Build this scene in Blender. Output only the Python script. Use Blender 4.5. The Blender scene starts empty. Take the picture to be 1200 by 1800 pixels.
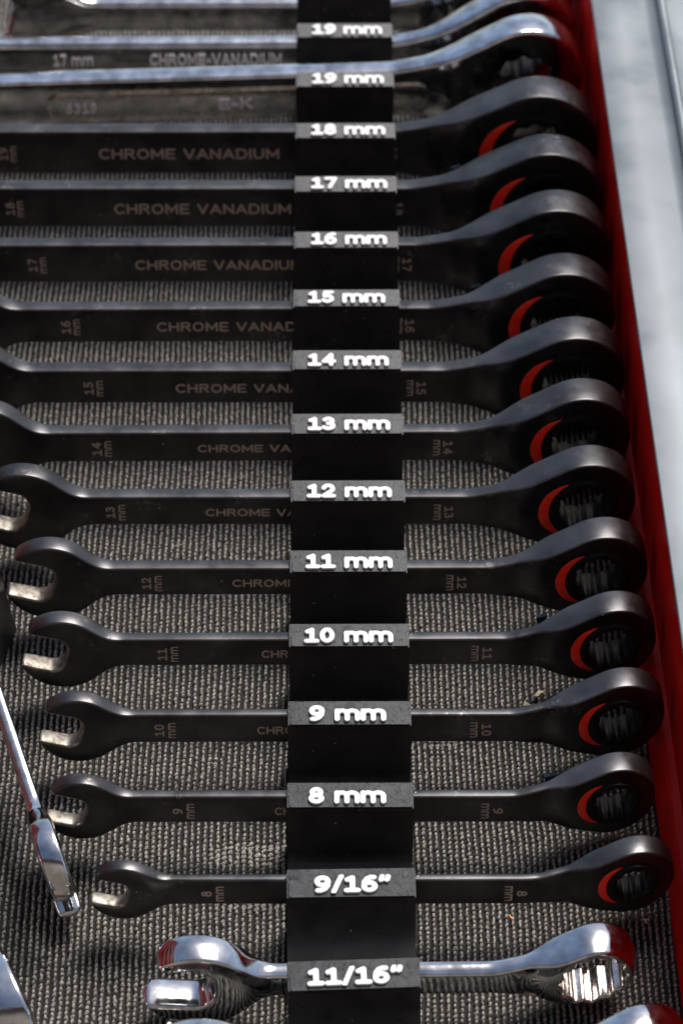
import bpy, bmesh, math, random
import numpy as np
from mathutils import Matrix, Vector, noise
from mathutils.geometry import delaunay_2d_cdt
random.seed(7); rng = np.random.default_rng(11)
S = 0.001                                   # everything below is written in millimetres
scn = bpy.context.scene
C = scn.collection

# ------------------------------------------------------------------ camera
cam = bpy.data.cameras.new('camera'); co = bpy.data.objects.new('camera', cam); C.objects.link(co)
E_, PSI = math.radians(44), math.radians(0.21)
fw = Vector((math.sin(PSI)*math.cos(E_), math.cos(PSI)*math.cos(E_), -math.sin(E_)))
rt = Vector((math.cos(PSI), -math.sin(PSI), 0)); up = rt.cross(fw)
M = Matrix((rt, up, -fw)).transposed().to_4x4(); M.translation = Vector((-3.71, -414.2, 540.9))*S
co.matrix_world = M
cam.sensor_fit = 'VERTICAL'; cam.sensor_height = 36; cam.sensor_width = 24; cam.lens = 4842.2/1800*36
cam.clip_start = 0.02; cam.clip_end = 200
cam.dof.use_dof = True; cam.dof.focus_distance = 0.695; cam.dof.aperture_fstop = 22
scn.camera = co

# ------------------------------------------------------------------ sky, sun, exposure
SUN_DIR = Vector((0.32, 0.50, 0.84)).normalized()      # towards the sun
w = bpy.data.worlds.new('World'); scn.world = w; w.use_nodes = True
nt = w.node_tree; bg = nt.nodes['Background']
sky = nt.nodes.new('ShaderNodeTexSky'); sky.sky_type = 'NISHITA'; sky.sun_disc = False
sky.sun_elevation = math.asin(SUN_DIR.z); sky.sun_rotation = math.atan2(SUN_DIR.x, SUN_DIR.y)
sky.air_density = 1.0; sky.dust_density = 2.0; sky.ozone_density = 1.6
nt.links.new(sky.outputs[0], bg.inputs[0]); bg.inputs[1].default_value = 0.072
sl = bpy.data.lights.new('sun', 'SUN'); so = bpy.data.objects.new('sun', sl); C.objects.link(so)
sl.energy = 2.7; sl.angle = math.radians(26); sl.color = (1.0, 0.955, 0.90)
so.rotation_euler = SUN_DIR.to_track_quat('Z', 'Y').to_euler()
vs = scn.view_settings
vs.view_transform = 'Standard'; vs.look = 'None'; vs.exposure = 0.88; vs.gamma = 1.0

# ------------------------------------------------------------------ materials
def mat(name, col, rough=.5, metal=0., coat=0., bump=None, var=None, spec=.5, sheen=0.):
    """bump=(scale per mm, strength, distance mm); var=(scale per mm, darker, lighter, rough amplitude)"""
    m = bpy.data.materials.new(name); m.use_nodes = True; t = m.node_tree
    b = t.nodes['Principled BSDF']
    b.inputs['Base Color'].default_value = (*col, 1); b.inputs['Roughness'].default_value = rough
    b.inputs['Metallic'].default_value = metal; b.inputs['Coat Weight'].default_value = coat
    b.inputs['Specular IOR Level'].default_value = spec; b.inputs['Sheen Weight'].default_value = sheen
    if bump or var:
        tc0 = t.nodes.new('ShaderNodeTexCoord'); oi = t.nodes.new('ShaderNodeObjectInfo'); va = t.nodes.new('ShaderNodeVectorMath')
        va.operation = 'ADD'; cx = t.nodes.new('ShaderNodeCombineXYZ')
        for q in range(3): t.links.new(oi.outputs['Random'], cx.inputs[q])
        t.links.new(tc0.outputs['Object'], va.inputs[0]); t.links.new(cx.outputs[0], va.inputs[1])
        class _T: outputs = {'Object': va.outputs[0]}
        tc = _T
    if var:
        n = t.nodes.new('ShaderNodeTexNoise'); n.inputs['Scale'].default_value = var[0]*1000
        n.inputs['Detail'].default_value = 6; t.links.new(tc.outputs['Object'], n.inputs['Vector'])
        r = t.nodes.new('ShaderNodeMapRange'); r.inputs[1].default_value = .3; r.inputs[2].default_value = .7
        t.links.new(n.outputs['Fac'], r.inputs[0])
        mx = t.nodes.new('ShaderNodeMix'); mx.data_type = 'RGBA'
        mx.inputs[6].default_value = (*[c*var[1] for c in col], 1); mx.inputs[7].default_value = (*[min(1, c*var[2]) for c in col], 1)
        t.links.new(r.outputs[0], mx.inputs[0]); t.links.new(mx.outputs[2], b.inputs['Base Color'])
        r2 = t.nodes.new('ShaderNodeMapRange'); r2.inputs[1].default_value = .3; r2.inputs[2].default_value = .7
        r2.inputs[3].default_value = max(.02, rough-var[3]); r2.inputs[4].default_value = rough+var[3]
        n2 = t.nodes.new('ShaderNodeTexNoise'); n2.inputs['Scale'].default_value = var[0]*2300; n2.inputs['Detail'].default_value = 8
        t.links.new(tc.outputs['Object'], n2.inputs['Vector'])
        t.links.new(n2.outputs['Fac'], r2.inputs[0]); t.links.new(r2.outputs[0], b.inputs['Roughness'])
    if bump:
        n = t.nodes.new('ShaderNodeTexNoise'); n.inputs['Scale'].default_value = bump[0]*1000; n.inputs['Detail'].default_value = 4
        t.links.new(tc.outputs['Object'], n.inputs['Vector'])
        bp = t.nodes.new('ShaderNodeBump'); bp.inputs['Strength'].default_value = bump[1]; bp.inputs['Distance'].default_value = bump[2]*S
        t.links.new(n.outputs['Fac'], bp.inputs['Height']); t.links.new(bp.outputs[0], b.inputs['Normal'])
    return m

BLACK = mat('black_nickel_steel', (.074, .072, .074), .33, .92, bump=(6, .3, .02), var=(.09, .6, 1.35, .08))
GEAR = mat('gear_steel', (.010, .010, .010), .42, .2, bump=(3, .3, .03), var=(.4, .6, 1.6, .1), spec=.2)
JAW = mat('worn_jaw_steel', (.19, .17, .145), .42, .85, bump=(2, .5, .04), var=(.5, .45, 1.35, .12))
CHROME = mat('chrome', (.60, .605, .61), .10, 1., bump=(.35, .18, .04), var=(.22, .55, 1.15, .07))
OLDCHROME = mat('dull_chrome', (.60, .60, .605), .12, 1., bump=(.5, .2, .04), var=(.2, .5, 1.2, .08))
SPLINE = mat('bare_spline_steel', (.62, .58, .53), .22, 1., bump=(1.2, .4, .03), var=(.5, .6, 1.2, .1))
REDIN = mat('red_insert', (.95, .030, .012), .3, 0., bump=(4, .15, .02), var=(.3, .85, 1.1, .05))
PRINT = mat('etched_marking', (.40, .33, .275), .6, .1)
STAMP = mat('stamp_painted_glint', (.80, .78, .75), .5, .15)  # pale matte colour stands in for bright reflections on the stamped chrome
PLASTIC = mat('black_plastic', (.018, .0172, .017), .34, 0., bump=(1.4, .2, .04), var=(.15, .7, 1.5, .08), spec=.5)
CAPP = mat('grey_black_plastic', (.0165, .019, .022), .40, 0., bump=(1.5, .45, .06), var=(.35, .45, 1.8, .15))
WHITE = mat('white_lettering', (.74, .75, .75), .55, 0., bump=(5, .2, .02))
LEVER = mat('lever_steel', (.06, .07, .08), .35, 1.)
ALU = mat('brushed_aluminium', (.165, .185, .198), .42, .5, bump=(.5, .08, .03), var=(.03, .80, 1.10, .10))
KNIT = mat('knit_yarn', (.30, .282, .25), .5, 0., bump=(4.5, 1., .35), var=(1.5, .22, 1.45, .15), sheen=.0)
BACK = mat('mat_backing', (.008, .007, .006), .9)
GROUND = mat('concrete', (.22, .21, .20), .85, 0., var=(.004, .8, 1.15, .05))
CHIP = mat('wood_chip', (.45, .36, .26), .8); FLAKE = mat('white_flake', (.7, .7, .7), .5)

def red_paint():
    m = mat('red_enamel', (.60, .008, .006), .38, 0., coat=.0, spec=.14, bump=(.12, .25, .06), var=(.05, .85, 1.1, .08)); return m
RED = red_paint()

def specks(m, scale, thr, col):
    """small light specks and dust on a plastic or metal surface"""
    t = m.node_tree; b = t.nodes['Principled BSDF']
    tc = t.nodes.new('ShaderNodeTexCoord'); v = t.nodes.new('ShaderNodeTexVoronoi'); v.inputs['Scale'].default_value = scale*1000
    t.links.new(tc.outputs['Object'], v.inputs['Vector'])
    n = t.nodes.new('ShaderNodeMath'); n.operation = 'LESS_THAN'; n.inputs[1].default_value = thr
    t.links.new(v.outputs['Distance'], n.inputs[0])
    wn = t.nodes.new('ShaderNodeMath'); wn.operation = 'GREATER_THAN'; wn.inputs[1].default_value = .72
    sp = t.nodes.new('ShaderNodeSeparateColor'); t.links.new(v.outputs['Color'], sp.inputs[0]); t.links.new(sp.outputs[0], wn.inputs[0])
    mu = t.nodes.new('ShaderNodeMath'); mu.operation = 'MULTIPLY'; t.links.new(n.outputs[0], mu.inputs[0]); t.links.new(wn.outputs[0], mu.inputs[1])
    mx = t.nodes.new('ShaderNodeMix'); mx.data_type = 'RGBA'; mx.inputs[7].default_value = (*col, 1)
    src = b.inputs['Base Color'].links[0].from_socket if b.inputs['Base Color'].links else None
    if src: t.links.new(src, mx.inputs[6])
    t.links.new(mu.outputs[0], mx.inputs[0]); t.links.new(mx.outputs[2], b.inputs['Base Color'])
def scuffs(m, scale, lo, hi, col):
    """rubbed patches where the finish has worn lighter"""
    t = m.node_tree; b = t.nodes['Principled BSDF']
    tc = t.nodes.new('ShaderNodeTexCoord'); oi = t.nodes.new('ShaderNodeObjectInfo'); va = t.nodes.new('ShaderNodeVectorMath'); va.operation = 'ADD'
    t.links.new(tc.outputs['Object'], va.inputs[0]); t.links.new(oi.outputs['Random'], va.inputs[1])
    out = []
    for sc in (scale, scale*9):
        n = t.nodes.new('ShaderNodeTexNoise'); n.inputs['Scale'].default_value = sc*1000; n.inputs['Detail'].default_value = 7; n.inputs['Roughness'].default_value = .65
        t.links.new(va.outputs[0], n.inputs['Vector']); r = t.nodes.new('ShaderNodeMapRange'); r.inputs[1].default_value = lo; r.inputs[2].default_value = hi
        t.links.new(n.outputs['Fac'], r.inputs[0]); out.append(r.outputs[0]); lo, hi = lo-.10, hi-.06
    mu = t.nodes.new('ShaderNodeMath'); mu.operation = 'MULTIPLY'; t.links.new(out[0], mu.inputs[0]); t.links.new(out[1], mu.inputs[1])
    mx = t.nodes.new('ShaderNodeMix'); mx.data_type = 'RGBA'; mx.inputs[7].default_value = (*col, 1)
    t.links.new(b.inputs['Base Color'].links[0].from_socket, mx.inputs[6]); t.links.new(mu.outputs[0], mx.inputs[0]); t.links.new(mx.outputs[2], b.inputs['Base Color'])
scuffs(BLACK, .10, .58, .70, (.30, .28, .26))
scuffs(PLASTIC, .12, .60, .74, (.05, .045, .04))
scuffs(CAPP, .3, .55, .70, (.07, .075, .08))
scuffs(RED, .06, .60, .72, (.25, .06, .05))
specks(PLASTIC, .35, .09, (.25, .24, .23))
specks(BLACK, .18, .04, (.5, .5, .5))
specks(CHROME, .5, .07, (.35, .33, .3))
specks(RED, .15, .05, (.5, .2, .2))

# ------------------------------------------------------------------ object helpers
def tag(o, label=None, cat=None, group=None, kind=None):
    if label: o['label'] = label
    if cat: o['category'] = cat
    if group: o['group'] = group
    if kind: o['kind'] = kind
    return o
def empty(name, loc=(0, 0, 0), label=None, cat=None, group=None, mat3=None):
    o = bpy.data.objects.new(name, None); C.objects.link(o); o.empty_display_size = .01
    m = (mat3.to_4x4() if mat3 else Matrix.Identity(4)); m.translation = Vector(loc)*S
    o.matrix_world = m
    return tag(o, label, cat, group)
def mesh(name, verts, faces, mats, parent=None, smooth=True, fm=None, sharp=None):
    me = bpy.data.meshes.new(name)
    v = [(a*S, b*S, c*S) for a, b, c in verts]
    me.from_pydata(v, [], faces); me.update()
    for m in (mats if isinstance(mats, (list, tuple)) else [mats]): me.materials.append(m)
    if fm is not None: me.polygons.foreach_set('material_index', fm)
    me.polygons.foreach_set('use_smooth', [smooth]*len(me.polygons))
    if sharp: me.set_sharp_from_angle(angle=math.radians(sharp))
    o = bpy.data.objects.new(name, me); C.objects.link(o)
    if parent: o.parent = parent
    return o
def finish(name, bm, mats, parent=None, sharp=35, bevel=0, seg=2):
    if bevel:
        es = [e for e in bm.edges if len(e.link_faces) == 2 and e.calc_face_angle(0) > math.radians(28)]
        bmesh.ops.bevel(bm, geom=es, offset=bevel, segments=seg, affect='EDGES', clamp_overlap=True)
    bmesh.ops.recalc_face_normals(bm, faces=bm.faces[:])
    me = bpy.data.meshes.new(name)
    for v in bm.verts: v.co *= S
    bm.to_mesh(me); bm.free()
    for m in (mats if isinstance(mats, (list, tuple)) else [mats]): me.materials.append(m)
    me.polygons.foreach_set('use_smooth', [True]*len(me.polygons)); me.set_sharp_from_angle(angle=math.radians(sharp))
    o = bpy.data.objects.new(name, me); C.objects.link(o)
    if parent: o.parent = parent
    return o
def extrude_x(name, prof, x0, x1, m, parent=None, bevel=0, seg=2, sharp=35):
    """prof: closed list of (y,z), extruded between x0 and x1"""
    bm = bmesh.new()
    a = [bm.verts.new((x0, y, z)) for y, z in prof]; b = [bm.verts.new((x1, y, z)) for y, z in prof]
    n = len(prof)
    for i in range(n): bm.faces.new((a[i], a[(i+1) % n], b[(i+1) % n], b[i]))
    bm.faces.new(a[::-1]); bm.faces.new(b)
    bmesh.ops.recalc_face_normals(bm, faces=bm.faces[:])
    return finish(name, bm, m, parent, bevel=bevel, seg=seg, sharp=sharp)
def plate(name, o0, ex, ey, ez, lx, ly, th, r, m, parent, bevel=.15, n=5):
    """rounded rectangle plate: corner o0, in-plane axes ex/ey, thickness th along ez"""
    pts = []
    for cx, cy, a0 in ((lx-r, r, -90), (lx-r, ly-r, 0), (r, ly-r, 90), (r, r, 180)):
        for i in range(n+1):
            a = math.radians(a0+90*i/n); pts.append((cx+r*math.cos(a), cy+r*math.sin(a)))
    bm = bmesh.new()
    bot = [bm.verts.new(o0+ex*x+ey*y) for x, y in pts]; top = [bm.verts.new(o0+ex*x+ey*y+ez*th) for x, y in pts]
    k = len(pts)
    for i in range(k): bm.faces.new((bot[i], bot[(i+1) % k], top[(i+1) % k], top[i]))
    bm.faces.new(top)
    f = [bm.faces.new(bot[::-1])]
    return finish(name, bm, m, parent, bevel=bevel, seg=2)

def _arc(cx, cy, rx, ry, a0, a1, n=14):
    return [(cx+rx*math.cos(math.radians(a0+(a1-a0)*i/n)), cy+ry*math.sin(math.radians(a0+(a1-a0)*i/n))) for i in range(n+1)]
GL = {  # glyph: width, strokes (polylines along the middle of each stroke, cap height 0..1)
 '0': (.78, [_arc(.39, .5, .25, .38, 0, 360, 26)]),
 '1': (.76, [[(.40, .12), (.40, .86)], [(.40, .86), (.17, .74)], [(.13, .12), (.66, .12)]]),
 '2': (.76, [_arc(.36, .64, .24, .24, 165, -30)+[(.13, .13)], [(.13, .12), (.65, .12)]]),
 '3': (.76, [_arc(.35, .70, .22, .18, 150, -90), _arc(.35, .32, .27, .20, 90, -150)]),
 '4': (.80, [[(.54, .12), (.54, .88), (.13, .36), (.70, .36)]]),
 '5': (.76, [[(.62, .88), (.23, .88), (.20, .56)], [(.20, .56)]+_arc(.36, .35, .26, .23, 115, -150)]),
 '6': (.78, [_arc(.39, .34, .25, .22, 0, 360, 22), [(.145, .38), (.17, .60), (.29, .79), (.46, .875), (.60, .87)]]),
 '7': (.76, [[(.13, .88), (.65, .88), (.34, .12)]]),
 '8': (.78, [_arc(.39, .69, .205, .185, 0, 360, 20), _arc(.39, .315, .25, .20, 0, 360, 22)]),
 '9': (.78, [_arc(.39, .66, .25, .22, 0, 360, 22), [(.635, .62), (.61, .40), (.49, .21), (.32, .125), (.18, .13)]]),
 'm': (1.24, [[(.12, .12), (.12, .66)], [(.12, .46)]+_arc(.365, .46, .245, .20, 180, 0)+[(.61, .12)], [(.61, .46)]+_arc(.855, .46, .255, .20, 180, 0)+[(1.11, .12)]]),
 '/': (.52, [[(.10, .04), (.44, .94)]]), '"': (.56, [[(.18, .90), (.13, .72)], [(.44, .90), (.39, .72)]]), '-': (.5, [[(.1, .42), (.4, .42)]]),
 ' ': (.42, []),
 'C': (.86, [_arc(.48, .5, .36, .38, 48, 312, 24)]), 'H': (.86, [[(.12, .12), (.12, .88)], [(.74, .12), (.74, .88)], [(.12, .5), (.74, .5)]]),
 'R': (.84, [[(.12, .12), (.12, .88)], [(.12, .88), (.48, .88)]+_arc(.48, .70, .20, .18, 90, -90)+[(.12, .52)], [(.42, .50), (.72, .12)]]),
 'O': (.94, [_arc(.47, .5, .35, .38, 0, 360, 28)]), 'M': (1.0, [[(.12, .12), (.12, .88), (.50, .30), (.88, .88), (.88, .12)]]),
 'E': (.76, [[(.66, .12), (.12, .12), (.12, .88), (.66, .88)], [(.12, .5), (.60, .5)]]), 'V': (.86, [[(.10, .88), (.43, .12), (.76, .88)]]),
 'A': (.90, [[(.10, .12), (.45, .88), (.80, .12)], [(.22, .36), (.68, .36)]]), 'N': (.86, [[(.12, .12), (.12, .88), (.74, .12), (.74, .88)]]),
 'D': (.88, [[(.12, .12), (.12, .88), (.40, .88)]+_arc(.40, .5, .36, .38, 90, -90)+[(.12, .12)]]), 'I': (.24, [[(.12, .12), (.12, .88)]]),
 'U': (.86, [[(.12, .88), (.12, .42)]+_arc(.43, .42, .31, .30, 180, 360)+[(.74, .88)]]), 'K': (.84, [[(.12, .12), (.12, .88)], [(.70, .88), (.14, .42)], [(.34, .56), (.72, .12)]])}
_txt = {}
def text_mesh(s, extrude, t=.12, bevel=0., space=.04):
    """monoline rounded lettering as a solid: outline of every glyph traced from its strokes"""
    key = (s, t, bevel, space)
    if key in _txt: return _txt[key]
    x = 0.; V = []; Fc = []
    for chh in s:
        wd, strokes = GL[chh]
        segs = [(a, b) for st in strokes for a, b in zip(st[:-1], st[1:])]
        if segs:
            A = np.array([a for a, b in segs]); B = np.array([b for a, b in segs]); D = B-A; L2 = (D**2).sum(1)+1e-12
            def f(u, v):
                u = np.asarray(u, float); v = np.asarray(v, float)
                q = np.stack([u, v], -1)[..., None, :]-A
                h = np.clip((q*D).sum(-1)/L2, 0, 1)
                return np.sqrt(((q-D*h[..., None])**2).sum(-1)).min(-1)-t
            loops = []
            for lp in contour(f, -.08, wd+.08, -.06, 1.06, .035):
                p = resample(lp, .045); e = .004
                for _ in range(2):
                    d = f(p[:, 0], p[:, 1]); gx = (f(p[:, 0]+e, p[:, 1])-f(p[:, 0]-e, p[:, 1]))/(2*e); gy = (f(p[:, 0], p[:, 1]+e)-f(p[:, 0], p[:, 1]-e))/(2*e)
                    g = np.hypot(gx, gy)+1e-6; p = p-np.stack([gx, gy], 1)*np.clip(d/g**2, -.03, .03)[:, None]
                nn = np.stack([gx/g, gy/g], 1); nn = nn+.5*(np.roll(nn, 1, 0)+np.roll(nn, -1, 0)); nn /= np.hypot(*nn.T)[:, None]+1e-9
                loops.append((p, nn))
            pts = []; ed = []; vid = []
            for p, nn in loops:
                n = len(p); b0 = len(V)
                prof = ((0, 0), (0, .7), (bevel*.3, .93), (bevel, 1)) if bevel else ((0, 0), (0, 1))
                for ins, zz in prof:
                    q = p-nn*ins; V += [(x+a, b, zz) for a, b in q.tolist()]
                for r in range(len(prof)-1):
                    for i in range(n): j = (i+1) % n; Fc.append((b0+r*n+i, b0+r*n+j, b0+(r+1)*n+j, b0+(r+1)*n+i))
                k0 = len(pts); pts += [Vector(a) for a in (p-nn*prof[-1][0]).tolist()]; ed += [(k0+i, k0+(i+1) % n) for i in range(n)]
                vid += list(range(b0+(len(prof)-1)*n, b0+len(prof)*n))
            vo, _, fo, ov, _, _ = delaunay_2d_cdt(pts, ed, [], 0, 1e-6)
            ids = []
            for i, o_ in enumerate(ov):
                if o_: ids.append(vid[o_[0]])
                else: ids.append(len(V)); V.append((x+vo[i][0], vo[i][1], 1))
            for tr in fo:
                cx = sum(vo[i][0] for i in tr)/3; cy = sum(vo[i][1] for i in tr)/3
                if f(cx, cy) < -bevel*.8 and len({ids[i] for i in tr}) == 3: Fc.append(tuple(ids[i] for i in tr))
        x += wd+space
    _txt[key] = (np.array(V), Fc); return _txt[key]
def place_text(name, s, org, ex, ey, ez, width=None, height=None, m=None, parent=None, th=.05, stroke=.085, bevel=0., space=.05, anchor='lb', label=None):
    """text with its bounding box scaled to width x height (mm); org is the left bottom corner or the centre"""
    v, f = text_mesh(s, .05, stroke, bevel, space)
    v = v.copy(); lo = v.min(0); hi = v.max(0); v -= lo; sz = hi-lo
    if width and height: k = np.array([width/sz[0], height/sz[1]])
    elif height: k = np.array([height/sz[1]]*2)
    else: k = np.array([width/sz[0]]*2)
    v[:, 0] *= k[0]; v[:, 1] *= k[1]; v[:, 2] *= th/sz[2]
    if anchor == 'c': v[:, 0] -= v[:, 0].max()/2; v[:, 1] -= v[:, 1].max()/2
    P = np.array(org)[None]+v[:, :1]*np.array(ex)+v[:, 1:2]*np.array(ey)+v[:, 2:3]*np.array(ez)
    o = mesh(name, P.tolist(), f, m, parent, smooth=True, sharp=50)
    if label: o['label'] = label
    return o

# ------------------------------------------------------------------ signed distance outlines
def smin(a, b, k):
    h = np.clip(.5+.5*(b-a)/k, 0, 1); return b+(a-b)*h-k*h*(1-h)
def smax(a, b, k): return -smin(-a, -b, k)
def sd_box(u, v, x0, x1, h, r=0.):
    dx = np.abs(u-(x0+x1)/2)-(x1-x0)/2+r; dy = np.abs(v)-h+r
    return np.hypot(np.maximum(dx, 0), np.maximum(dy, 0))+np.minimum(np.maximum(dx, dy), 0)-r
def sd_cone(u, v, xa, ra, xb, rb):
    """hull of circle ra at xa and circle rb at xb<xa"""
    h = xa-xb; y = u-xb; x = np.abs(v); b = (rb-ra)/h; a = math.sqrt(1-b*b); k = -b*x+a*y
    return np.where(k < 0, np.hypot(x, y)-rb, np.where(k > a*h, np.hypot(x, y-h)-ra, x*a+y*b-rb))
def contour(f, x0, x1, y0, y1, st):
    """marching squares; returns closed loops of points on f=0"""
    xs = np.arange(x0, x1+st, st); ys = np.arange(y0, y1+st, st)
    X, Y = np.meshgrid(xs, ys, indexing='ij'); F = f(X, Y); F[F == 0] = 1e-9
    ins = F < 0; seg = {}
    cell = ins[:-1, :-1].astype(int)+ins[1:, :-1]*2+ins[1:, 1:]*4+ins[:-1, 1:]*8
    def pt(i, j, d):
        if d == 0: a, b = F[i, j], F[i+1, j]; return (xs[i]+st*a/(a-b), ys[j])
        a, b = F[i, j], F[i, j+1]; return (xs[i], ys[j]+st*a/(a-b))
    T = {1: [('L', 'B')], 2: [('B', 'R')], 3: [('L', 'R')], 4: [('R', 'T')], 6: [('B', 'T')], 7: [('L', 'T')], 8: [('T', 'L')], 9: [('T', 'B')],
         11: [('T', 'R')], 12: [('R', 'L')], 13: [('R', 'B')], 14: [('B', 'L')], 5: [('L', 'B'), ('R', 'T')], 10: [('B', 'R'), ('T', 'L')]}
    for i, j in zip(*np.nonzero((cell > 0) & (cell < 15))):
        E = {'B': (i, j, 0), 'T': (i, j+1, 0), 'L': (i, j, 1), 'R': (i+1, j, 1)}
        for a, b in T[int(cell[i, j])]: seg[E[a]] = E[b]
    loops = []
    while seg:
        s = next(iter(seg)); lp = [s]; n = seg.pop(s)
        while n != s and n in seg: lp.append(n); n = seg.pop(n)
        loops.append([pt(*e) for e in lp])
    return loops
def resample(lp, st):
    p = np.array(lp+[lp[0]]); d = np.hypot(*np.diff(p, axis=0).T); s = np.concatenate([[0], np.cumsum(d)])
    n = max(8, int(s[-1]/st)); t = np.linspace(0, s[-1], n, endpoint=False)
    return np.stack([np.interp(t, s, p[:, 0]), np.interp(t, s, p[:, 1])], 1)

def solid(name, f, bbox, holes, thf, wcf, rb, mats, parent, st=.5, grid=1.7, matf=None, rbh=.3, nb=4, crown=0.):
    """plate with outline f<0, round bevels rb, holes (list of (loop pts, outward normals into metal)), thickness and bend functions"""
    loops = []
    for lp in contour(f, *bbox, st*.7):
        p = resample(lp, st)
        e = .02
        for _ in range(2):
            d = f(p[:, 0], p[:, 1]); gx = (f(p[:, 0]+e, p[:, 1])-f(p[:, 0]-e, p[:, 1]))/(2*e); gy = (f(p[:, 0], p[:, 1]+e)-f(p[:, 0], p[:, 1]-e))/(2*e)
            g = np.hypot(gx, gy)+1e-9; p = p-np.stack([gx, gy], 1)*(d/g**2)[:, None]
        nrm = np.stack([gx/g, gy/g], 1)
        for _ in range(2): nrm = nrm+.5*(np.roll(nrm, 1, 0)+np.roll(nrm, -1, 0)); nrm /= np.hypot(*nrm.T)[:, None]
        loops.append((p, -nrm, rb, True))
    for hp, hn in holes: loops.append((hp, hn, rbh, False))
    verts = []; faces = []; fm = []
    ends = {1: [], -1: []}
    for p, inn, r, outer in loops:
        n = len(p); rows = []
        prof = []
        for i in range(nb+1):
            a = math.pi/2*i/nb; prof.append((r*(1-math.sin(a)), -1, r*(1-math.cos(a))))   # back cap -> side
        if crown and outer: prof.append((-crown, 0, None))
        for i in range(nb+1):
            a = math.pi/2*(nb-i)/nb; prof.append((r*(1-math.sin(a)), 1, r*(1-math.cos(a))))
        for ins, side, dw in prof:
            q = p+inn*ins; th = thf(p[:, 0], p[:, 1]); wc = wcf(q[:, 0], q[:, 1])
            wv = wc if dw is None else wc+side*(th-dw)
            rows.append(len(verts)); verts += list(zip(q[:, 0], q[:, 1], wv))
        for a, b in zip(rows[:-1], rows[1:]):
            for i in range(n):
                j = (i+1) % n; faces.append((a+i, a+j, b+j, b+i))
                fm.append(matf(p[i, 0], p[i, 1], inn[i], outer) if matf else 0)
        ends[-1].append((rows[0], p+inn*prof[0][0])); ends[1].append((rows[-1], p+inn*prof[-1][0]))
    gx, gy = np.meshgrid(np.arange(bbox[0], bbox[1], grid), np.arange(bbox[2], bbox[3], grid), indexing='ij')
    gp = np.stack([gx.ravel(), gy.ravel()], 1); gp = gp[f(gp[:, 0], gp[:, 1]) < -(rb+.45)]
    from_h = [np.array(h[0]) for h in holes]
    def inside_holes(pts, pad):
        m = np.zeros(len(pts), bool)
        for hp in from_h:
            c = hp.mean(0); ang = np.arctan2(hp[:, 1]-c[1], hp[:, 0]-c[0]); o = np.argsort(ang)
            rr = np.hypot(*(hp-c).T)[o]; a = np.arctan2(pts[:, 1]-c[1], pts[:, 0]-c[0])
            m |= np.hypot(*(pts-c).T) < np.interp(a, ang[o], rr, period=2*math.pi)+pad
        return m
    if len(holes): gp = gp[~inside_holes(gp, rbh+.45)]
    for side in (-1, 1):
        pts = []; ids = []; ed = []
        for base, q in ends[side]:
            k0 = len(pts); n = len(q)
            pts += [Vector(x) for x in q.tolist()]; ids += list(range(base, base+n)); ed += [(k0+i, k0+(i+1) % n) for i in range(n)]
        ng = len(pts); pts += [Vector(x) for x in gp.tolist()]
        th = thf(gp[:, 0], gp[:, 1]); wc = wcf(gp[:, 0], gp[:, 1]); b0 = len(verts)
        verts += list(zip(gp[:, 0], gp[:, 1], wc+side*th)); ids += list(range(b0, b0+len(gp)))
        vo, _, fo, ov, _, _ = delaunay_2d_cdt(pts, ed, [], 0, 1e-5)
        cen = np.array([[sum(vo[i][k] for i in t)/3 for k in (0, 1)] for t in fo])
        ok = f(cen[:, 0], cen[:, 1]) < -rb*.93
        if len(holes): ok &= ~inside_holes(cen, rbh*.9)
        vid = []
        for i, o_ in enumerate(ov):
            if o_: vid.append(ids[o_[0]]); continue
            x_, y_ = np.array(vo[i][0]), np.array(vo[i][1]); vid.append(len(verts))
            verts.append((float(x_), float(y_), float(wcf(x_, y_)+side*thf(x_, y_))))
        for t, g in zip(fo, ok):
            if not g: continue
            q = [vid[i] for i in t]
            if len(set(q)) < 3: continue
            faces.append(tuple(q)); fm.append(0)
    bm_me = mesh(name, verts, faces, mats, parent, fm=fm)
    bm = bmesh.new(); bm.from_mesh(bm_me.data); bmesh.ops.recalc_face_normals(bm, faces=bm.faces[:]); bm.to_mesh(bm_me.data); bm.free()
    return bm_me

def circle_hole(x, y, r, n=72):
    a = np.linspace(0, 2*math.pi, n, endpoint=False); d = np.stack([np.cos(a), np.sin(a)], 1)
    return (np.array([[x, y]])+d*r, d)
def star_r(a, ri, ro, pts=12, ph=0.):
    t = ((a+ph)*pts/(2*math.pi)) % 1.0
    tri = np.abs(t*2-1)                               # 1 at points
    return ri+(ro-ri)*np.clip((tri-.12)/.78, 0, 1)
def star_hole(x, y, ri, ro, n=144):
    a = np.linspace(0, 2*math.pi, n, endpoint=False); d = np.stack([np.cos(a), np.sin(a)], 1)
    return (np.array([[x, y]])+d*star_r(a, ri, ro)[:, None], d)

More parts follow.
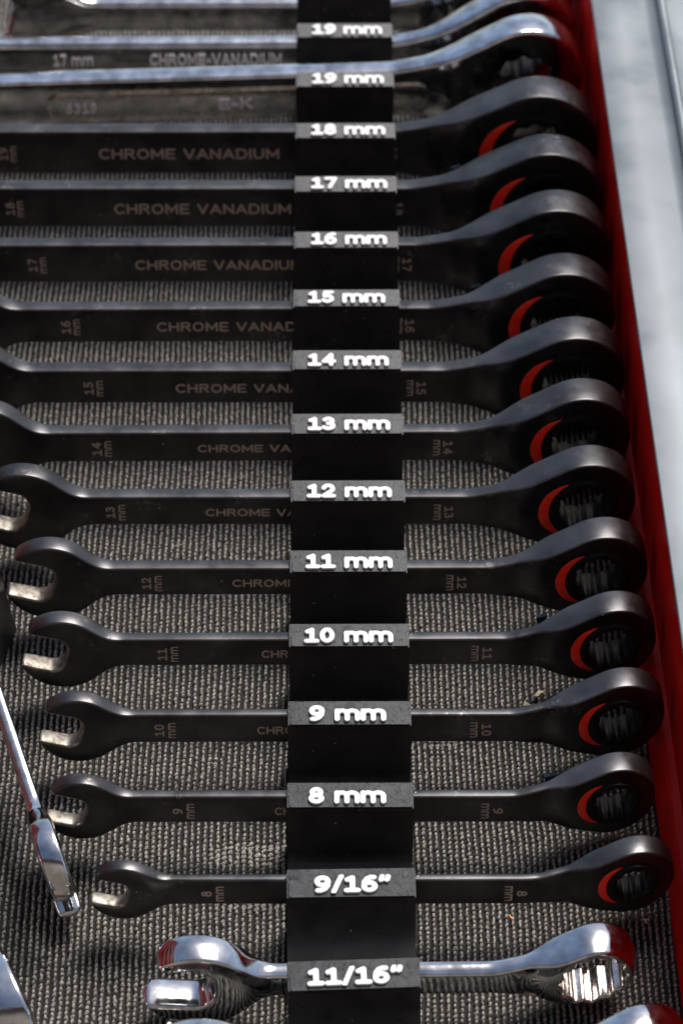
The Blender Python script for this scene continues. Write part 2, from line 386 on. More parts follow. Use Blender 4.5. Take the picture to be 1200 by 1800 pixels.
def lathe_star(name, x, y, w0, w1, ro, ri_fn, m, parent, slope=0., n=144, bev=.35):
    """collar: outside circle ro, star shaped bore, from w0 to w1, tilted by slope along u; local axes u, w(front), v"""
    a = np.linspace(0, 2*math.pi, n, endpoint=False); ri = ri_fn(a); verts = []; faces = []
    rows = [(np.full(n, ro), w0), (np.full(n, ro), w1-bev), (np.full(n, ro-bev*.3), w1-bev*.3), (np.full(n, ro-bev), w1),
            ((ro-bev)*.45+(ri+.35)*.55, w1), (ri+.45, w1-.05), (ri+.1, w1-.35), (ri, w1-.8), (ri, w0+.5), (ri+.3, w0)]
    for r, ww in rows:
        u = x+r*np.cos(a); v = y+r*np.sin(a); verts += list(zip(u, v, ww-slope*(u-x)))
    for k in range(len(rows)):
        b = k*n; c = ((k+1) % len(rows))*n
        for i in range(n): j = (i+1) % n; faces.append((b+i, b+j, c+j, c+i))
    o = mesh(name, verts, faces, m, parent, sharp=40)
    return o

LEAN = math.radians(6)
def frame_on_edge(lean=LEAN, yaw=0., roll=0.):
    """columns u (along), v (up the face), w (towards the viewer)"""
    u = Vector((1, 0, 0)); v = Vector((0, math.sin(lean), math.cos(lean))); wv = Vector((0, -math.cos(lean), math.sin(lean)))
    m = Matrix((u, v, wv)).transposed()
    return Matrix.Rotation(yaw, 3, 'Z') @ m @ Matrix.Rotation(roll, 3, 'Z')
UX, VY, WZ = Vector((1, 0, 0)), Vector((0, 1, 0)), Vector((0, 0, 1))

# ------------------------------------------------------------------ ratcheting wrenches in black finish
TAB = {
8:dict(k=0,y=-2.69,z=16.59,hw=4.17,T=2.39,R=10.0,xc=67.9,xt=-53.2,nl=-34.5,nr=41.0,cv=None,TR=6.4),
9:dict(k=1,y=22.54,z=17.02,hw=4.37,T=2.90,R=10.5,xc=65.0,xt=-64.8,nl=-42.4,nr=36.4,cv=(-18.5, 12.9),TR=7.2),
10:dict(k=2,y=48.61,z=17.57,hw=4.67,T=2.75,R=11.9,xc=68.1,xt=-67.4,nl=-48.0,nr=34.6,cv=(-23.3, 14.4),TR=7.8),
11:dict(k=3,y=73.99,z=18.61,hw=4.45,T=3.4,R=12.1,xc=67.8,xt=-72.9,nl=-48.3,nr=35.8,cv=(-22.6, 14.8),TR=8.6),
12:dict(k=4,y=99.37,z=18.97,hw=4.60,T=4.0,R=13.4,xc=66.4,xt=-77.8,nl=-53.6,nr=30.1,cv=(-30.8, 17.2),TR=9.4),
13:dict(k=5,y=125.66,z=19.65,hw=4.82,T=4.29,R=14.4,xc=64.1,xt=-86.9,nl=-64.6,nr=27.5,cv=(-38.7, 17.8),TR=9.8),
14:dict(k=6,y=151.01,z=20.09,hw=5.04,T=4.3,R=15.2,xc=63.9,xt=-100.7,nl=-69.8,nr=28.0,cv=(-41.7, 18.5),TR=10.8),
15:dict(k=7,y=177.0,z=19.4,hw=5.67,T=4.9,R=16.3,xc=63.3,xt=-108.5,nl=-73.7,nr=21.2,cv=(-48.9, 20.6),TR=11.6),
16:dict(k=8,y=203.2,z=20.4,hw=5.81,T=4.66,R=17.0,xc=61.8,xt=-115.1,nl=-81.9,nr=18.5,cv=(-55.4, 21.4),TR=12.1),
17:dict(k=9,y=230.43,z=21.44,hw=6.56,T=4.90,R=18.2,xc=61.0,xt=-128.7,nl=-93.6,nr=18.2,cv=(-63.0, 21.7),TR=12.6),
18:dict(k=10,y=256.71,z=22.08,hw=6.81,T=5.6,R=18.7,xc=60.0,xt=-138.4,nl=-102.5,nr=16.1,cv=(-70.7, 23.4),TR=13.2),
19:dict(k=11,y=284.11,z=22.60,hw=7.49,T=5.74,R=20.0,xc=58.8,xt=-148.4,nl=-106.8,nr=14.8,cv=(-77.0, 24.4),TR=13.6)}
LEV = {18: (33.8, 269.2, 28.1), 17: (36.8, 243.1, 25.3), 16: (38.1, 217., 23.5), 11: (50.4, 86.4, 18.9), 9: (49.7, 34.1, 16.)}
def sstep(x): x = np.clip(x, 0, 1); return x*x*(3-2*x)

ORD = {8: '', 19: '', 18: 'second farthest', 17: 'third farthest', 16: 'fourth farthest', 15: 'fifth farthest', 14: 'middle, blunt shouldered', 13: 'half cut jaw',
       12: 'fifth nearest, pale worn jaw', 11: 'fourth nearest', 10: 'third nearest', 9: 'second nearest'}
def ratchet_wrench(size, d):
    lab = {8: 'smallest black ratcheting wrench, marked 8 mm, behind the 9/16" label',
           19: 'farthest black ratcheting wrench, held behind the 18 mm label'}.get(size,
           '%s black ratcheting wrench, marked %d mm, behind the %d mm label' % (ORD[size], size, size-1))
    F = frame_on_edge(lean=LEAN+math.radians(random.uniform(-.7, .7)), yaw=random.uniform(-.0028, .0028))
    t = empty('ratcheting_wrench', (0, d['y']+d['T']/2, d['z']), lab, 'wrench', 'black ratcheting wrenches in the rack', F)
    R, xc, hw, T, TR = d['R'], d['xc'], d['hw'], d['T'], d['TR']
    Rh = .92*size+1.1; xh = d['xt']-1.2; TO = max(T+.7, .43*size+.9); h = size/2*.98
    c15, s15 = math.cos(math.radians(15)), math.sin(math.radians(15))
    def f(u, v):
        a = sd_box(u, v, xh, xc, hw)
        a = smin(a, sd_cone(u, v, xc, R, xc-1.75*R, hw*.95), 2.5+R*.12)
        head = np.hypot((u-xh)*.97, v*1.0)-Rh
        a = smin(a, head, .42*Rh)
        p = -(u-xh)*c15+v*s15; q = (u-xh)*s15+v*c15+.5
        slot = sd_box(p, q, -1.0, 60, h, r=h*.62)
        return smax(a, -slot, .9)
    def thf(u, v):
        r = np.hypot(u-xc, v); k = 1-sstep((r/R-1.12)/.62)
        k2 = 1-sstep((np.hypot(u-xh, v)/Rh-.75)/.8)
        return T/2+(TR-T)/2*k+(TO-T)/2*k2
    ub = xc-24.; sl = (6.2-T*.5)/24.
    def wcf(u, v):
        x = u-ub; return -sl*np.where(x < -4, 0, np.where(x > 4, x, (x+4)**2/16.))
    def mf(px, py, nn, outer):
        if not outer: return 0
        p = -(px-xh)*c15+py*s15; q = (px-xh)*s15+py*c15+.5
        return 1 if (abs(q) < h+.35 and p > -2.0 and p < math.sqrt(max(0, Rh*Rh-h*h))+.3) else 0
    hole = circle_hole(xc, 0, .60*R)
    body = solid('wrench_body', f, (xh-Rh-3, xc+R+3, -max(R, Rh)-3, max(R, Rh)+3), [hole], thf, wcf, .6, [BLACK, JAW], t,
                 st=.45, grid=1.6, matf=mf, crown=.12)
    wc0 = float(wcf(np.array(xc), 0.)); zf = wc0+TR/2
    # red insert (a disc, mostly hidden under the gear collar)
    ccx, rr = -.265*R, .595*R; n = 40; vs_ = []; fs = []
    for i in range(n+1):
        a = math.radians(104+152*i/n); ca_, sa_ = math.cos(a), math.sin(a)
        b_ = ca_*ccx; ro_ = b_+math.sqrt(max(0, b_*b_-(ccx*ccx-rr*rr)))
        for r_, ww in ((.54*R, -.5), (.54*R, .16), (max(ro_-.12, .55*R), .16), (max(ro_, .56*R), .08), (max(ro_, .56*R), -.5)):
            u = xc+r_*ca_; vs_.append((u, r_*sa_, zf+ww-sl*(u-xc)))
    for i in range(n):
        for k in range(4): fs.append((i*5+k, i*5+k+1, i*5+k+6, i*5+k+5))
    mesh('red_insert', vs_, fs, REDIN, t, sharp=40)
    # dark rim around insert and gear
    g = lathe_star('gear_ring', xc, 0, wc0-TR/2-.2, zf+.8, .635*R, lambda a: star_r(a, size/2*1.0, size/2*1.13), GEAR, t, slope=sl)
    g['label'] = 'dark toothed ratchet ring with a twelve point bore'
    ring = lathe_star('collar_groove', xc, 0, zf-.2, zf+.4, .665*R, lambda a: np.full_like(a, .61*R), GEAR, g, slope=sl, n=96, bev=.2)
    # markings
    wf = T/2+.0
    ch = 2.5 if size < 14 else 2.8
    def dirt(u): return float(thf(np.array(u), np.array(0.)))+.03
    if d['nl'] > -108:
        u = d['nl']; hn = 2.6 if size < 10 else 3.6*(.9+size*.012)
        if size < 10: wn, hn_ = ch, 2.0
        place_text('size_marking', str(size), (u, -.4, dirt(u)), -VY*-1, -UX, WZ, height=ch, m=PRINT, parent=t, th=.02, anchor='c')
        place_text('size_marking', 'mm', (u+3.2, -.4, dirt(u+3)), VY, -UX, WZ, width=5.3*(.85+size*.012), height=2.0, m=PRINT, parent=t, th=.02, anchor='c')
    u = d['nr']
    place_text('size_marking', str(size), (u, -.4, float(thf(np.array(u), np.array(0.)))+.02), -VY, UX, WZ, height=ch, m=PRINT, parent=t, th=.02, anchor='c')
    if size not in (19, 18):
        place_text('size_marking', 'mm', (u-3.2, -.4, float(thf(np.array(u-3.), np.array(0.)))+.02), -VY, UX, WZ, width=5.3*(.85+size*.012), height=2.0, m=PRINT, parent=t, th=.02, anchor='c')
    if d['cv']:
        x0, wd = d['cv']; hh = {19: 3.8, 18: 3.7, 17: 3.5, 16: 3.3, 15: 3.1}.get(size, 2.6)
        place_text('steel_marking', 'CHROME VANADIUM', (x0, -hh/2-.4, T/2+.03), UX, VY, WZ, width=wd*2.31, height=hh, m=PRINT, parent=t, th=.02)
    if size in LEV:
        P = Vector(LEV[size])-Vector((0, d['y'], d['z'])); P.y -= d['T']/2; L = F.inverted() @ P
        bm = bmesh.new()
        for off, sz, an in ((-VY*1.5-WZ*.4, (1.7, 3.4, 1.4), 18), (-VY*.1-WZ*.3+UX*.5, (2.4, 1.0, 1.9), 30)):
            bmesh.ops.create_cube(bm, size=1, matrix=Matrix.Translation(L+off) @ Matrix.Rotation(math.radians(an), 4, 'Z') @ Matrix.Diagonal((*sz, 1)))
        finish('selector_lever', bm, LEVER, t, bevel=.25)
    return t
for s_, d_ in TAB.items(): ratchet_wrench(s_, d_)

# ------------------------------------------------------------------ chrome combination wrenches
def combo_wrench(label, loc, F, hw, T, R, xc, xh, Rh, size_o, size_r, TR, TO, slope=.3, bendat=24., rb=1.4, mirror=False, slot_ang=15, depth=-1.5, group=None, star=(1.0, 1.13), shift=0., crown=.5, cm=None):
    t = empty('combination_wrench', loc, label, 'wrench', group, F)
    h = size_o/2
    c15, s15 = math.cos(math.radians(slot_ang)), math.sin(math.radians(slot_ang))
    def f(u, v):
        a = sd_box(u, v, xh, xc, hw)
        if R: a = smin(a, sd_cone(u, v, xc, R, xc-1.75*R, hw*.9), 5.)
        a = smin(a, np.hypot((u-xh)*.93, v)-Rh, .45*Rh)
        p = -(u-xh)*c15+v*s15; q = (u-xh)*s15+v*c15-shift
        slot = sd_box(p, q, depth, 60, h, r=h*.8)
        return smax(a, -slot, 1.2)
    def thf(u, v):
        k = 1-sstep((np.hypot(u-xc, v)/max(R, 1)-1.0)/.75) if R else 0*u
        k2 = 1-sstep((np.hypot(u-xh, v)/Rh-.8)/.7)
        return T/2+(TR-T)/2*k+(TO-T)/2*k2
    ub = xc-bendat
    def wcf(u, v):
        if not R: return 0*u
        x = u-ub; return -slope*np.where(x < -5, 0, np.where(x > 5, x, (x+5)**2/20.))
    holes = [star_hole(xc, 0, size_r/2*star[0], size_r/2*star[1])] if R else []
    def mf(px, py, nn, outer):
        return 0 if outer else 1
    x1 = xc+(R or 0)+3
    solid('wrench_body', f, (xh-Rh-4, x1, -max(R or 0, Rh)-3, max(R or 0, Rh)+3), holes, thf, wcf, rb, [cm or CHROME, GEAR if cm else SPLINE], t, st=.5, grid=1.5, matf=mf, nb=6, crown=crown, rbh=.5)
    return t, thf
G = 'chrome combination wrenches in the rack'
combo_wrench('shiny chrome combination wrench with a lit box end, behind the 11/16" label', (0, -26.2, 14.4), frame_on_edge(lean=math.radians(1), yaw=math.radians(.6)),
             3.8, 4.6, 9.8, 56.6, -36.0, 12.4, 13.0, 14.4, 9.8, 9.0, slope=.17, bendat=20, group=G, depth=-4.0, slot_ang=5, rb=1.0, star=(1.0, 1.14), shift=1.5, crown=.9)
combo_wrench('nearest chrome combination wrench, mostly cut off by the bottom edge', (2, -52.5, 14.5), frame_on_edge(lean=math.radians(8), yaw=math.radians(.3)),
             3.9, 4.6, 11.5, 63.0, -36.0, 15.0, 19.2, 16, 9.0, 8.6, slope=.3, bendat=20, group=G, rb=1.8, depth=-3.)
tw, thw = combo_wrench('chrome wrench with a long recessed panel, behind the lower 19 mm label', (0, 317.5, 23.4), frame_on_edge(lean=math.radians(6), yaw=math.radians(0), roll=math.radians(1.8)),
             8.0, 8.2, 19.5, 57.0, -151, 21, 19, 19, 13.0, 8, slope=.2, bendat=24, group=G, rb=1.3, cm=OLDCHROME)
plate('raised_panel', Vector((-95.5, -5.3, 3.9)), UX, VY, WZ, 122.5, 8.6, 1.5, 4.2, SPLINE, tw, bevel=.9)
plate('panel_recess', Vector((-94.5, -4.0, 5.36)), UX, VY, WZ, 120.5, 5.9, .06, 2.9, OLDCHROME, tw, bevel=.01)
place_text('stamped_number', '6319', (-89.5, -3.0, 5.40), UX, VY, WZ, width=10, height=3.6, m=STAMP, parent=tw, th=.8, bevel=.05, stroke=.1)
place_text('stamped_letters', 'E-K', (-40.5, -3.0, 5.40), UX, VY, WZ, width=11, height=4.0, m=STAMP, parent=tw, th=.8, bevel=.05, stroke=.1)
tw2, _ = combo_wrench('chrome wrench with a row of stamped letters, behind the upper 19 mm label', (0, 340.2, 22.2), frame_on_edge(lean=math.radians(6), roll=math.radians(.2)),
             5.2, 7.6, 19.5, 57.0, -165, 20, 18, 19, 13.0, 8, slope=.28, bendat=26, group=G, rb=2.3, cm=OLDCHROME)
place_text('stamped_number', '17 mm', (-95, -2.6, 3.82), UX, VY, WZ, width=13, height=4.2, m=STAMP, parent=tw2, th=.8, bevel=.05, stroke=.09)
place_text('stamped_letters', 'CHROME-VANADIUM', (-63.5, -2.6, 3.82), UX, VY, WZ, width=43, height=4.2, m=STAMP, parent=tw2, th=.8, bevel=.05, stroke=.09)
combo_wrench('farthest chrome wrench, mostly cut off by the top edge', (0, 365.5, 20.0), frame_on_edge(lean=math.radians(6)),
             5.4, 6.0, 19.5, 57.5, -113, 21, 20, 19, 13.0, 8.5, slope=.28, bendat=26, group=G, rb=1.8, cm=OLDCHROME)
# two loose wrenches leaning on the left, their jaws towards the viewer
def leaning(label, tip, tail, zt, za, size, Rh, hw, T, TO, lean=8, ang=14):
    a = Vector((tip[0], tip[1], zt)); b = Vector((tail[0], tail[1], za))
    u = (b-a).normalized(); side = Vector((0, 0, 1)); v = (side-u*side.dot(u)).normalized(); wv = u.cross(v)
    M3 = Matrix((u, v, wv)).transposed() @ Matrix.Rotation(math.radians(lean), 3, 'X')
    L = (b-a).length
    t, _ = combo_wrench(label, a, M3, hw, T, 0, L, Rh*.9, Rh, size, 10, 5, TO, rb=.9, depth=-2., group='loose chrome wrenches leaning at the left', slot_ang=ang)
    return t
leaning('loose slim chrome wrench at the left, jaw tip near the 9 mm wrench', (-68.2, -3.2), (-107.5, 110), 14.5, 24, 9, 12.0, 4.6, 3.6, 6.2, lean=-8, ang=-9)
leaning('loose chrome open jaw wrench cut off at the bottom left corner', (-73.5, -50.0), (-121.0, 54), 15.5, 16, 13, 15.5, 5.6, 4.6, 10.5, lean=-8, ang=-6)

# ------------------------------------------------------------------ racks
P = 26.119
LABELS = {1: ('8 mm', 540, 677), 2: ('9 mm', 541, 677), 3: ('10 mm', 532, 690), 4: ('11 mm', 534, 689), 5: ('12 mm', 536, 687), 6: ('13 mm', 538, 685),
          7: ('14 mm', 538, 682), 8: ('15 mm', 538, 676), 9: ('16 mm', 544, 680), 10: ('17 mm', 544, 680), 11: ('18 mm', 544, 677), 12: ('19 mm', 546, 674), 13: ('19 mm', 546, 671)}
LX = {1: (-10.2, 19.0), 2: (-10.2, 19.4), 3: (-11.6, 23.0), 4: (-11.4, 23.1), 5: (-11.2, 23.1), 6: (-11.1, 23.0), 7: (-11.2, 23.1), 8: (-11.3, 22.6),
      9: (-10.5, 22.7), 10: (-10.6, 23.3), 11: (-10.7, 23.2), 12: (-10.5, 22.9), 13: (-10.6, 22.8), 0: (-8.8, 18.3), -1: (-10.5, 22.3)}
CAPA = math.radians(14)
def tooth(parent, k, concave, y0=None, x0=-15.5, x1=15.5, yaw=0., label_text=None):
    H = 22.5+.85*k; Y = k*P
    L = 7.1 if k <= 7 else 6.5
    L = 7.7 if k <= 0 else L
    ca, sa = math.cos(CAPA), math.sin(CAPA)
    B = (-L*ca, H-L*sa); lip = (B[0]+.1, B[1]-1.3)
    fw_ = B[0]+.7; tl = math.tan(LEAN)
    zf = 17. if concave else 6.
    prof = [(0, H), (0, H-1.2), (-1.2+.0, H-1.5)]
    # underside of the cap down the back of the front wall
    yb = fw_+1.5
    d = TAB.get(k+8)
    zs = (d['z']-d['hw']*.98) if d else 9.
    yback = lambda z: yb-(H-2.5-z)*tl
    wall = lambda z: fw_-(H-2.9-z)*tl
    front = [B, lip, (fw_, lip[1]-.15)]
    ys = wall(zf); nx = -P+.4
    arc = []
    dep = ys-nx
    for i in range(9):
        a = math.pi/2*i/8
        rr = min(dep, zf-2.2)
        arc.append((ys-rr*(1-math.cos(a)), zf-(zf-2.2)*math.sin(a)))
    prof = [(0, H), B, lip, (fw_, lip[1]-.15)]+arc+[(nx, 2.2), (nx, .95), (-.2, .95), (0, zs*.55), (-.5, zs-1.0), (yback(zs)-.0, zs-1.0), (yback(H-2.6), H-2.4), (-.9, H-1.3)]
    R_ = Matrix.Rotation(yaw, 4, 'Z')
    c = extrude_x('rack_clip', [(y, z) for y, z in prof], x0, x1, PLASTIC, parent, bevel=.22, seg=2)
    c.matrix_parent_inverse = Matrix.Identity(4); c.matrix_basis = Matrix.Translation(Vector((0, Y, 0))*S) @ R_
    ex = Vector((1, 0, 0)); ey = Vector((0, ca, sa)); ez = Vector((0, -sa, ca)); o0 = Vector((x0, B[0], B[1]))
    # grey top skin, label plate, ejector-pin circles, letters
    sk = plate('cap_top', o0+ex*.15+ey*.15+ez*.02, ex, ey, ez, x1-x0-.3, L-.35, .22, .3, CAPP, c, bevel=.1)
    pl = plate('label_plate', o0+ex*.7+ey*.15+ez*.2, ex, ey, ez, x1-x0-1.0, L*.57, .45, .6, CAPP, c, bevel=.18)
    for fx in (.055, .345, .50, .665, .94):
        bm = bmesh.new(); cx = x0+(x1-x0)*fx+random.uniform(-.3, .3)
        ctr = o0+ey*(L*.745)+ez*.25; ctr.x = cx
        rot = Matrix((ex, ey, ez)).transposed().to_4x4(); rot.translation = ctr
        bmesh.ops.create_cone(bm, cap_ends=True, segments=26, radius1=1.42, radius2=1.36, depth=.06, matrix=rot)
        pm = finish('pin_mark', bm, PLASTIC, c, sharp=20)
        bm = bmesh.new(); dz = random.choice((.05, .08, .12)); rot.translation = ctr+ez*dz/2
        bmesh.ops.create_cone(bm, cap_ends=True, segments=26, radius1=1.22, radius2=1.16, depth=.06+dz, matrix=rot)
        finish('pin_face', bm, CAPP if random.random() < .7 else PLASTIC, c, sharp=20)
    tx, wd = LX[k]; s = label_text or LABELS[k][0]
    hh = 4.55 if k > 0 else 4.9
    place_text('lettering', s, o0*1.0+ex*(tx-x0)+ey*(.75)+ez*.6, ex, ey, ez, width=wd, height=hh, m=WHITE, parent=c, th=.75, stroke=.138, bevel=.018, space=.03)
    return c
rack = empty('wrench_rack', (0, 0, 0), 'long black plastic rack with white millimetre labels from 8 to 19', 'tool rack')
for k in range(1, 14): tooth(rack, k, False)
# last, unlabelled clip at the far end, out of the frame top
extrude_x('end_clip', [(-1, 34), (-7, 32.4), (-6.5, 31), (-9.5, 4), (-25.6, 2.2), (-25.6, .95), (-.2, .95), (0, 20), (-3, 20), (-2.5, 32)], -15.5, 15.5, PLASTIC, rack, bevel=.2).location = (0, 14*P*S, 0)
rack2 = empty('wrench_rack', (.0, 0, 0), 'short black plastic rack with inch labels 9/16" and 11/16" at the bottom', 'tool rack')
a_ = tooth(rack2, 0, True, yaw=math.radians(.8), label_text='9/16"', x0=-15.4, x1=15.4)
b_ = tooth(rack2, -1, True, yaw=math.radians(2.2), label_text='11/16"', x0=-15.0, x1=15.8)
extrude_x('end_clip', [(0, 20.8), (-7.5, 19), (-7.3, 17.6), (-8.4, 8), (-12, 3), (-25.6, 2.2), (-25.6, .95), (-.2, .95), (0, 9), (-3, 9), (-2.5, 18.6)], -15.2, 15.6, PLASTIC, rack2, bevel=.2).location = (0, -2*P*S, 0)

# part of another rack at the left edge
rk = empty('wrench_rack', (-93, 84, 0), 'plain black plastic rack end poking in at the left edge', 'tool rack', None, Matrix.Rotation(math.radians(76), 3, 'Z'))
extrude_x('rack_clip', [(2, 27), (-6, 26), (-5.6, 24.5), (-8, 6), (-9, 1), (20, 1), (14, 20)], -16, 16, PLASTIC, rk, bevel=.3).location = (0, 0.009, 0)
extrude_x('rack_clip', [(0, 24), (-6, 23), (-5.6, 21.5), (-7, 6), (-9, 1), (20, 1), (10, 20)], -15, 15, PLASTIC, rk, bevel=.3).location = (0.0, 0.036, 0)

# ------------------------------------------------------------------ drawer: floor, red front wall, aluminium pull
WX = lambda y: 79.1-.0155*y
def sweep_wall(name, prof, m, parent, y0=-110., y1=460., bevel=0, n=24, sharp=35, top=None):
    """prof: open list of (x offset from the wall foot line, z); the upper part follows its own yaw like the photographed drawer"""
    vs_ = []; fs = []
    k = len(prof)
    for i in range(n+1):
        y = y0+(y1-y0)*i/n
        for x, z in prof: vs_.append((WX(y)+x+(z/47.)*.0055*(y-60), y, z))
    for i in range(n):
        for j in range(k-1): fs.append((i*k+j, i*k+j+1, (i+1)*k+j+1, (i+1)*k+j))
    return mesh(name, vs_, fs, m, parent, sharp=sharp)
dr = empty('drawer', (0, 0, 0), 'red enamel tool drawer with a bare aluminium pull along its front, holding the racks', 'drawer')
def arcpts(cx, cz, r, a0, a1, n):
    return [(cx+r*math.cos(math.radians(a0+(a1-a0)*i/n)), cz+r*math.sin(math.radians(a0+(a1-a0)*i/n))) for i in range(n+1)]
wallp = [(-1, -.5), (-.3, .2)]+[(.8, 5.0)]+arcpts(3.0, 6.6, 1.5, 165, 80, 6)+[(4.4, 8.3)]+arcpts(5.0, 9.2, .8, 250, 180, 4)[0:0]+[(4.5, 9.2), (4.4, 11), (3.9, 44.6)]+arcpts(4.2, 44.7, .3, 180, 60, 5)+[(5.0, 44.3), (5.0, -2), (-1, -2)]
sweep_wall('front_wall', wallp, RED, dr)
alup = [(3.5, 45.2), (3.4, 45.7)]+arcpts(3.9, 45.9, .5, 180, 90, 3)+[(12, 46.3), (20, 46.2), (22.6, 46.5)]+[(23.6, 47.2)]+arcpts(25.2, 47.2, 1.7, 150, 10, 7)+[(27.2, 45.2), (31, 43.6), (36, 42.6), (40, 41), (42, 37), (42.2, 20), (41, 20), (40.6, 36), (36, 41), (8, 43.6)]
sweep_wall('aluminium_pull', alup, ALU, dr)
mesh('floor_panel', [(-290, -110, -.6), (90, -110, -.6), (90, 460, -.6), (-290, 460, -.6), (-290, -110, -2), (90, -110, -2), (90, 460, -2), (-290, 460, -2)],
     [(0, 1, 2, 3), (7, 6, 5, 4), (0, 4, 5, 1), (1, 5, 6, 2), (2, 6, 7, 3), (3, 7, 4, 0)], RED, dr, smooth=False)

# knitted drawer liner: backing sheet and thousands of separate yarn loops
lin = empty('drawer_liner', (0, 0, 0), 'dark ribbed knit liner covering the bottom of the drawer', 'liner')
def wav(x, y): return .35*np.sin(x*.031+y*.017)+.25*np.sin(x*.012-y*.043+1.3)
bx = np.linspace(-200, 90, 30); by = np.linspace(-100, 450, 56)
vs_ = [(float(min(x, WX(y)-.2)), float(y), -.1) for y in by for x in bx]
fs = [(j*30+i, j*30+i+1, (j+1)*30+i+1, (j+1)*30+i) for j in range(55) for i in range(29)]
mesh('backing_sheet', vs_, fs, BACK, lin)
RP, BP = 1.63, 1.42
ix = np.arange(-158, 80, RP); iy = np.arange(-62, 425, BP)
IX, IY = np.meshgrid(ix, iy, indexing='ij')
PX = IX+wav(IX*2, IY*1.5)*1.2+.008*(IY-100)*0+rng.normal(0, .06, IX.shape)
ph = rng.uniform(-.5, .5, (len(ix), 1))*BP
PY = IY+ph+rng.normal(0, .10, IX.shape)
keep = PX < WX(PY)-.6
# crushed patches beside the racks
cr = np.zeros_like(PX)
for cx, cy, rx, ry in ((-27, 118, 12, 7), (-25, 22, 13, 4.5), (-22, 8, 14, 4), (-26, 92, 13, 3), (25, 60, 6, 3), (30, 12, 10, 3), (-120, 235, 16, 6), (-27, 145, 10, 3)):
    cr = np.maximum(cr, np.clip(1.6-1.6*np.maximum(abs(PX-cx)/rx, abs(PY-cy)/ry), 0, 1))
cr = np.clip(cr*1.6, 0, 1)
PX, PY, cr = PX[keep], PY[keep], cr[keep]; n = len(PX)
rings = [(1.0, 0.0), (1.0, .50), (.74, .88)]; na = 6
ang = np.linspace(0, 2*math.pi, na, endpoint=False)
sx = .42*rng.uniform(.82, 1.16, n)*(1+.35*cr); sy = .74*rng.uniform(.85, 1.15, n)*(1+.15*cr); sz = .95*rng.uniform(.75, 1.15, n)*(1-.45*cr)
rot = rng.normal(0, .16, n)+.7*cr*rng.choice([-1, 1], n)*.6-.25
V = np.zeros((n, 19, 3)); c_, s_ = np.cos(rot), np.sin(rot)
idx = 0
for rr, zz in rings:
    for a in ang:
        j = 1+rng.normal(0, .10, n)
        x = np.cos(a)*rr*sx*j; y = np.sign(np.sin(a))*abs(np.sin(a))**.8*rr*sy*j
        V[:, idx, 0] = PX+x*c_-y*s_; V[:, idx, 1] = PY+x*s_+y*c_; V[:, idx, 2] = zz*sz*(1+rng.normal(0, .08, n))-.1*(zz == 0); idx += 1
V[:, 18, 0] = PX+rng.normal(0, .05, n); V[:, 18, 1] = PY+rng.normal(0, .08, n); V[:, 18, 2] = sz
fl = []
for r in range(2):
    for i in range(na): j = (i+1) % na; fl.append((r*6+i, r*6+j, r*6+6+j)); fl.append((r*6+i, r*6+6+j, r*6+6+i))
for i in range(na): fl.append((12+i, 12+(i+1) % na, 18))
fl = np.array(fl); FA = (fl[None]+(np.arange(n)*19)[:, None, None]).reshape(-1, 3)
me = bpy.data.meshes.new('knit_loops'); V = (V.reshape(-1, 3)*S).astype(np.float32)
me.vertices.add(len(V)); me.vertices.foreach_set('co', V.ravel()); me.loops.add(len(FA)*3); me.loops.foreach_set('vertex_index', FA.ravel().astype(np.int32))
me.polygons.add(len(FA)); me.polygons.foreach_set('loop_start', np.arange(0, len(FA)*3, 3, dtype=np.int32)); me.update(calc_edges=True)
me.polygons.foreach_set('use_smooth', np.ones(len(FA), bool)); me.materials.append(KNIT); me.validate()
ko = bpy.data.objects.new('knit_loops', me); C.objects.link(ko); ko.parent = lin; tag(ko, kind='stuff')

# lint and loose threads caught in the knit
vs_ = []; fs = []
for _ in range(150):
    x = random.uniform(-110, 72); y = random.uniform(-35, 330); a = random.uniform(0, 6.3); ln = random.uniform(.8, 3.2); cv = random.uniform(-.7, .7); z = 1.05; r = random.uniform(.04, .085)
    pp = []
    for i in range(6): pp.append((x, y, z+random.uniform(-.05, .25))); x += math.cos(a)*ln/5; y += math.sin(a)*ln/5; a += cv
    b0 = len(vs_)
    for (px, py, pz) in pp: vs_ += [(px-math.sin(a)*r, py+math.cos(a)*r, pz), (px, py, pz+r), (px+math.sin(a)*r, py-math.cos(a)*r, pz)]
    for i in range(5):
        for k in range(2): q = b0+i*3+k; fs.append((q, q+1, q+4, q+3))
tag(mesh('lint', vs_, fs, mat('lint_fibre', (.5, .46, .40), .8), lin), kind='stuff')

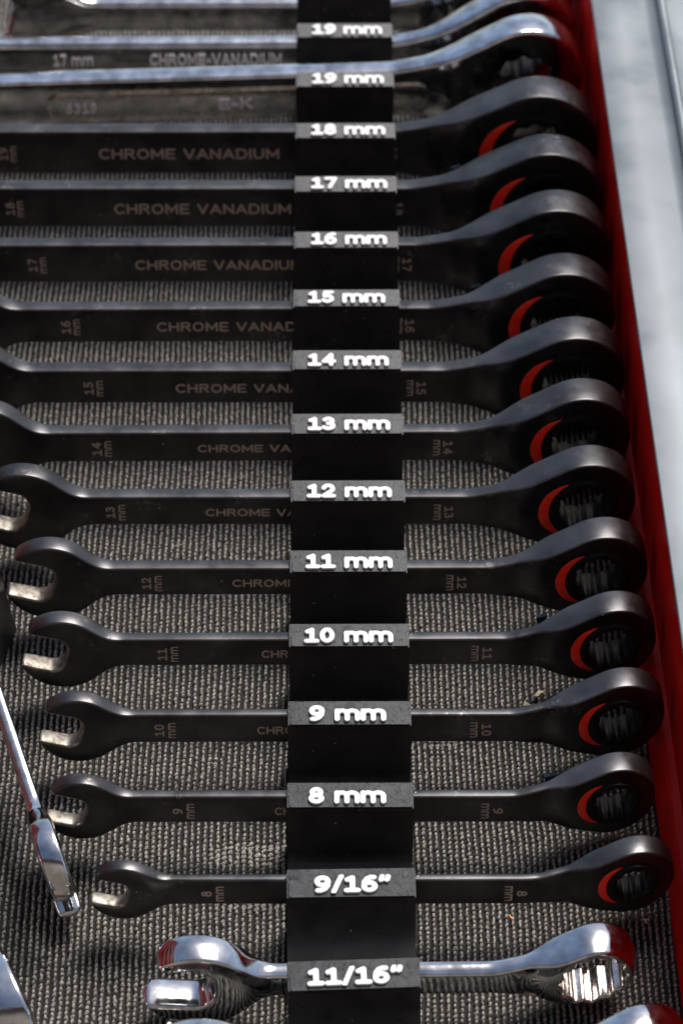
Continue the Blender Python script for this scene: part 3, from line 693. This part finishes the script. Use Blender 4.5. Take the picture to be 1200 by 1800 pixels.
# small debris lying on the liner
def flake(name, label, x, y, pts, m, z=1.3, cat='debris'):
    bm = bmesh.new(); vs2 = [bm.verts.new((a, b, random.uniform(-.15, .35))) for a, b in pts]
    f = bm.faces.new(vs2); r = bmesh.ops.extrude_face_region(bm, geom=[f])
    bmesh.ops.translate(bm, verts=[g for g in r['geom'] if isinstance(g, bmesh.types.BMVert)], vec=(0, 0, .25))
    o = finish(name, bm, m); o.location = Vector((x, y, z))*S; tag(o, label, cat)
flake('wood_chip', 'tiny tan curled chip on the liner above the 10 mm wrench neck', 50.0, 75.2, [(-1.2, -.8), (-.3, -1), (.8, .4), (1.5, .2), (1.2, 1), (0, 1.1)], CHIP)
flake('wood_chip', 'tiny tan angular chip, the one nearest the 10 mm wrench neck', 46.6, 71.6, [(-1, -.8), (1.4, -.5), (.6, .3), (-.4, 1)], CHIP)
flake('fibre', 'thin orange fibre lying below the 8 mm wrench', 39.2, 1.4, [(-.6, .7), (-.3, .8), (.6, -.6), (.3, -.7)], mat('orange_fibre', (.7, .28, .08), .7))
flake('paper_flake', 'small white flake beside the red wall at the lower right', 71.8, .2, [(-1.1, .5), (-.5, .6), (.3, -.7), (.6, -.6), (.4, .2), (1.2, .3), (1.2, .7), (.2, .6)], FLAKE)

# ------------------------------------------------------------------ the red chest the drawer slides out of, and the ground
ch = empty('tool_chest', (-330, 150, 0), 'red steel tool chest the drawer slides out of, with pale drawer pulls', 'tool chest')
def box(name, x0, x1, y0, y1, z0, z1, m, parent, bevel=2.):
    bm = bmesh.new(); bmesh.ops.create_cube(bm, size=1, matrix=Matrix.Translation(((x0+x1)/2, (y0+y1)/2, (z0+z1)/2)) @ Matrix.Diagonal((x1-x0, y1-y0, z1-z0, 1)))
    return finish(name, bm, m, parent, bevel=bevel, seg=2)
box('cabinet', -420, 0, -330, 330, 60, 360, RED, ch); box('cabinet_base', -420, 0, -330, 330, -780, -20, RED, ch)
for i in range(5):
    z = 66+i*58; d = box('drawer_front', 1, 14, -320, 320, z, z+52, RED, ch); box('drawer_pull', 15, 32, -318, 318, z+40, z+51, ALU, d, 1.5)
BLOCKM = mat('blocker_brown', (.22, .19, .165), .85, 0., var=(.01, .7, 1.3, .05))
sh = empty('sky_blocker', (0, 0, 0), 'added brown wall and roof behind the camera, blocking the front sky', 'sky_blocker')  # unseen, added wall and roof: block the front sky so wrench faces stay dark
box('wall', -3500, 3500, -1100, -1000, -790, 2200, BLOCKM, sh); box('blocker_roof', -3600, 3600, -1150, -760, 2205, 2290, BLOCKM, sh)
g = mesh('ground', [(-40000, -40000, -800), (40000, -40000, -800), (40000, 40000, -800), (-40000, 40000, -800)], [(0, 1, 2, 3)], GROUND, smooth=False)
tag(g, kind='structure')
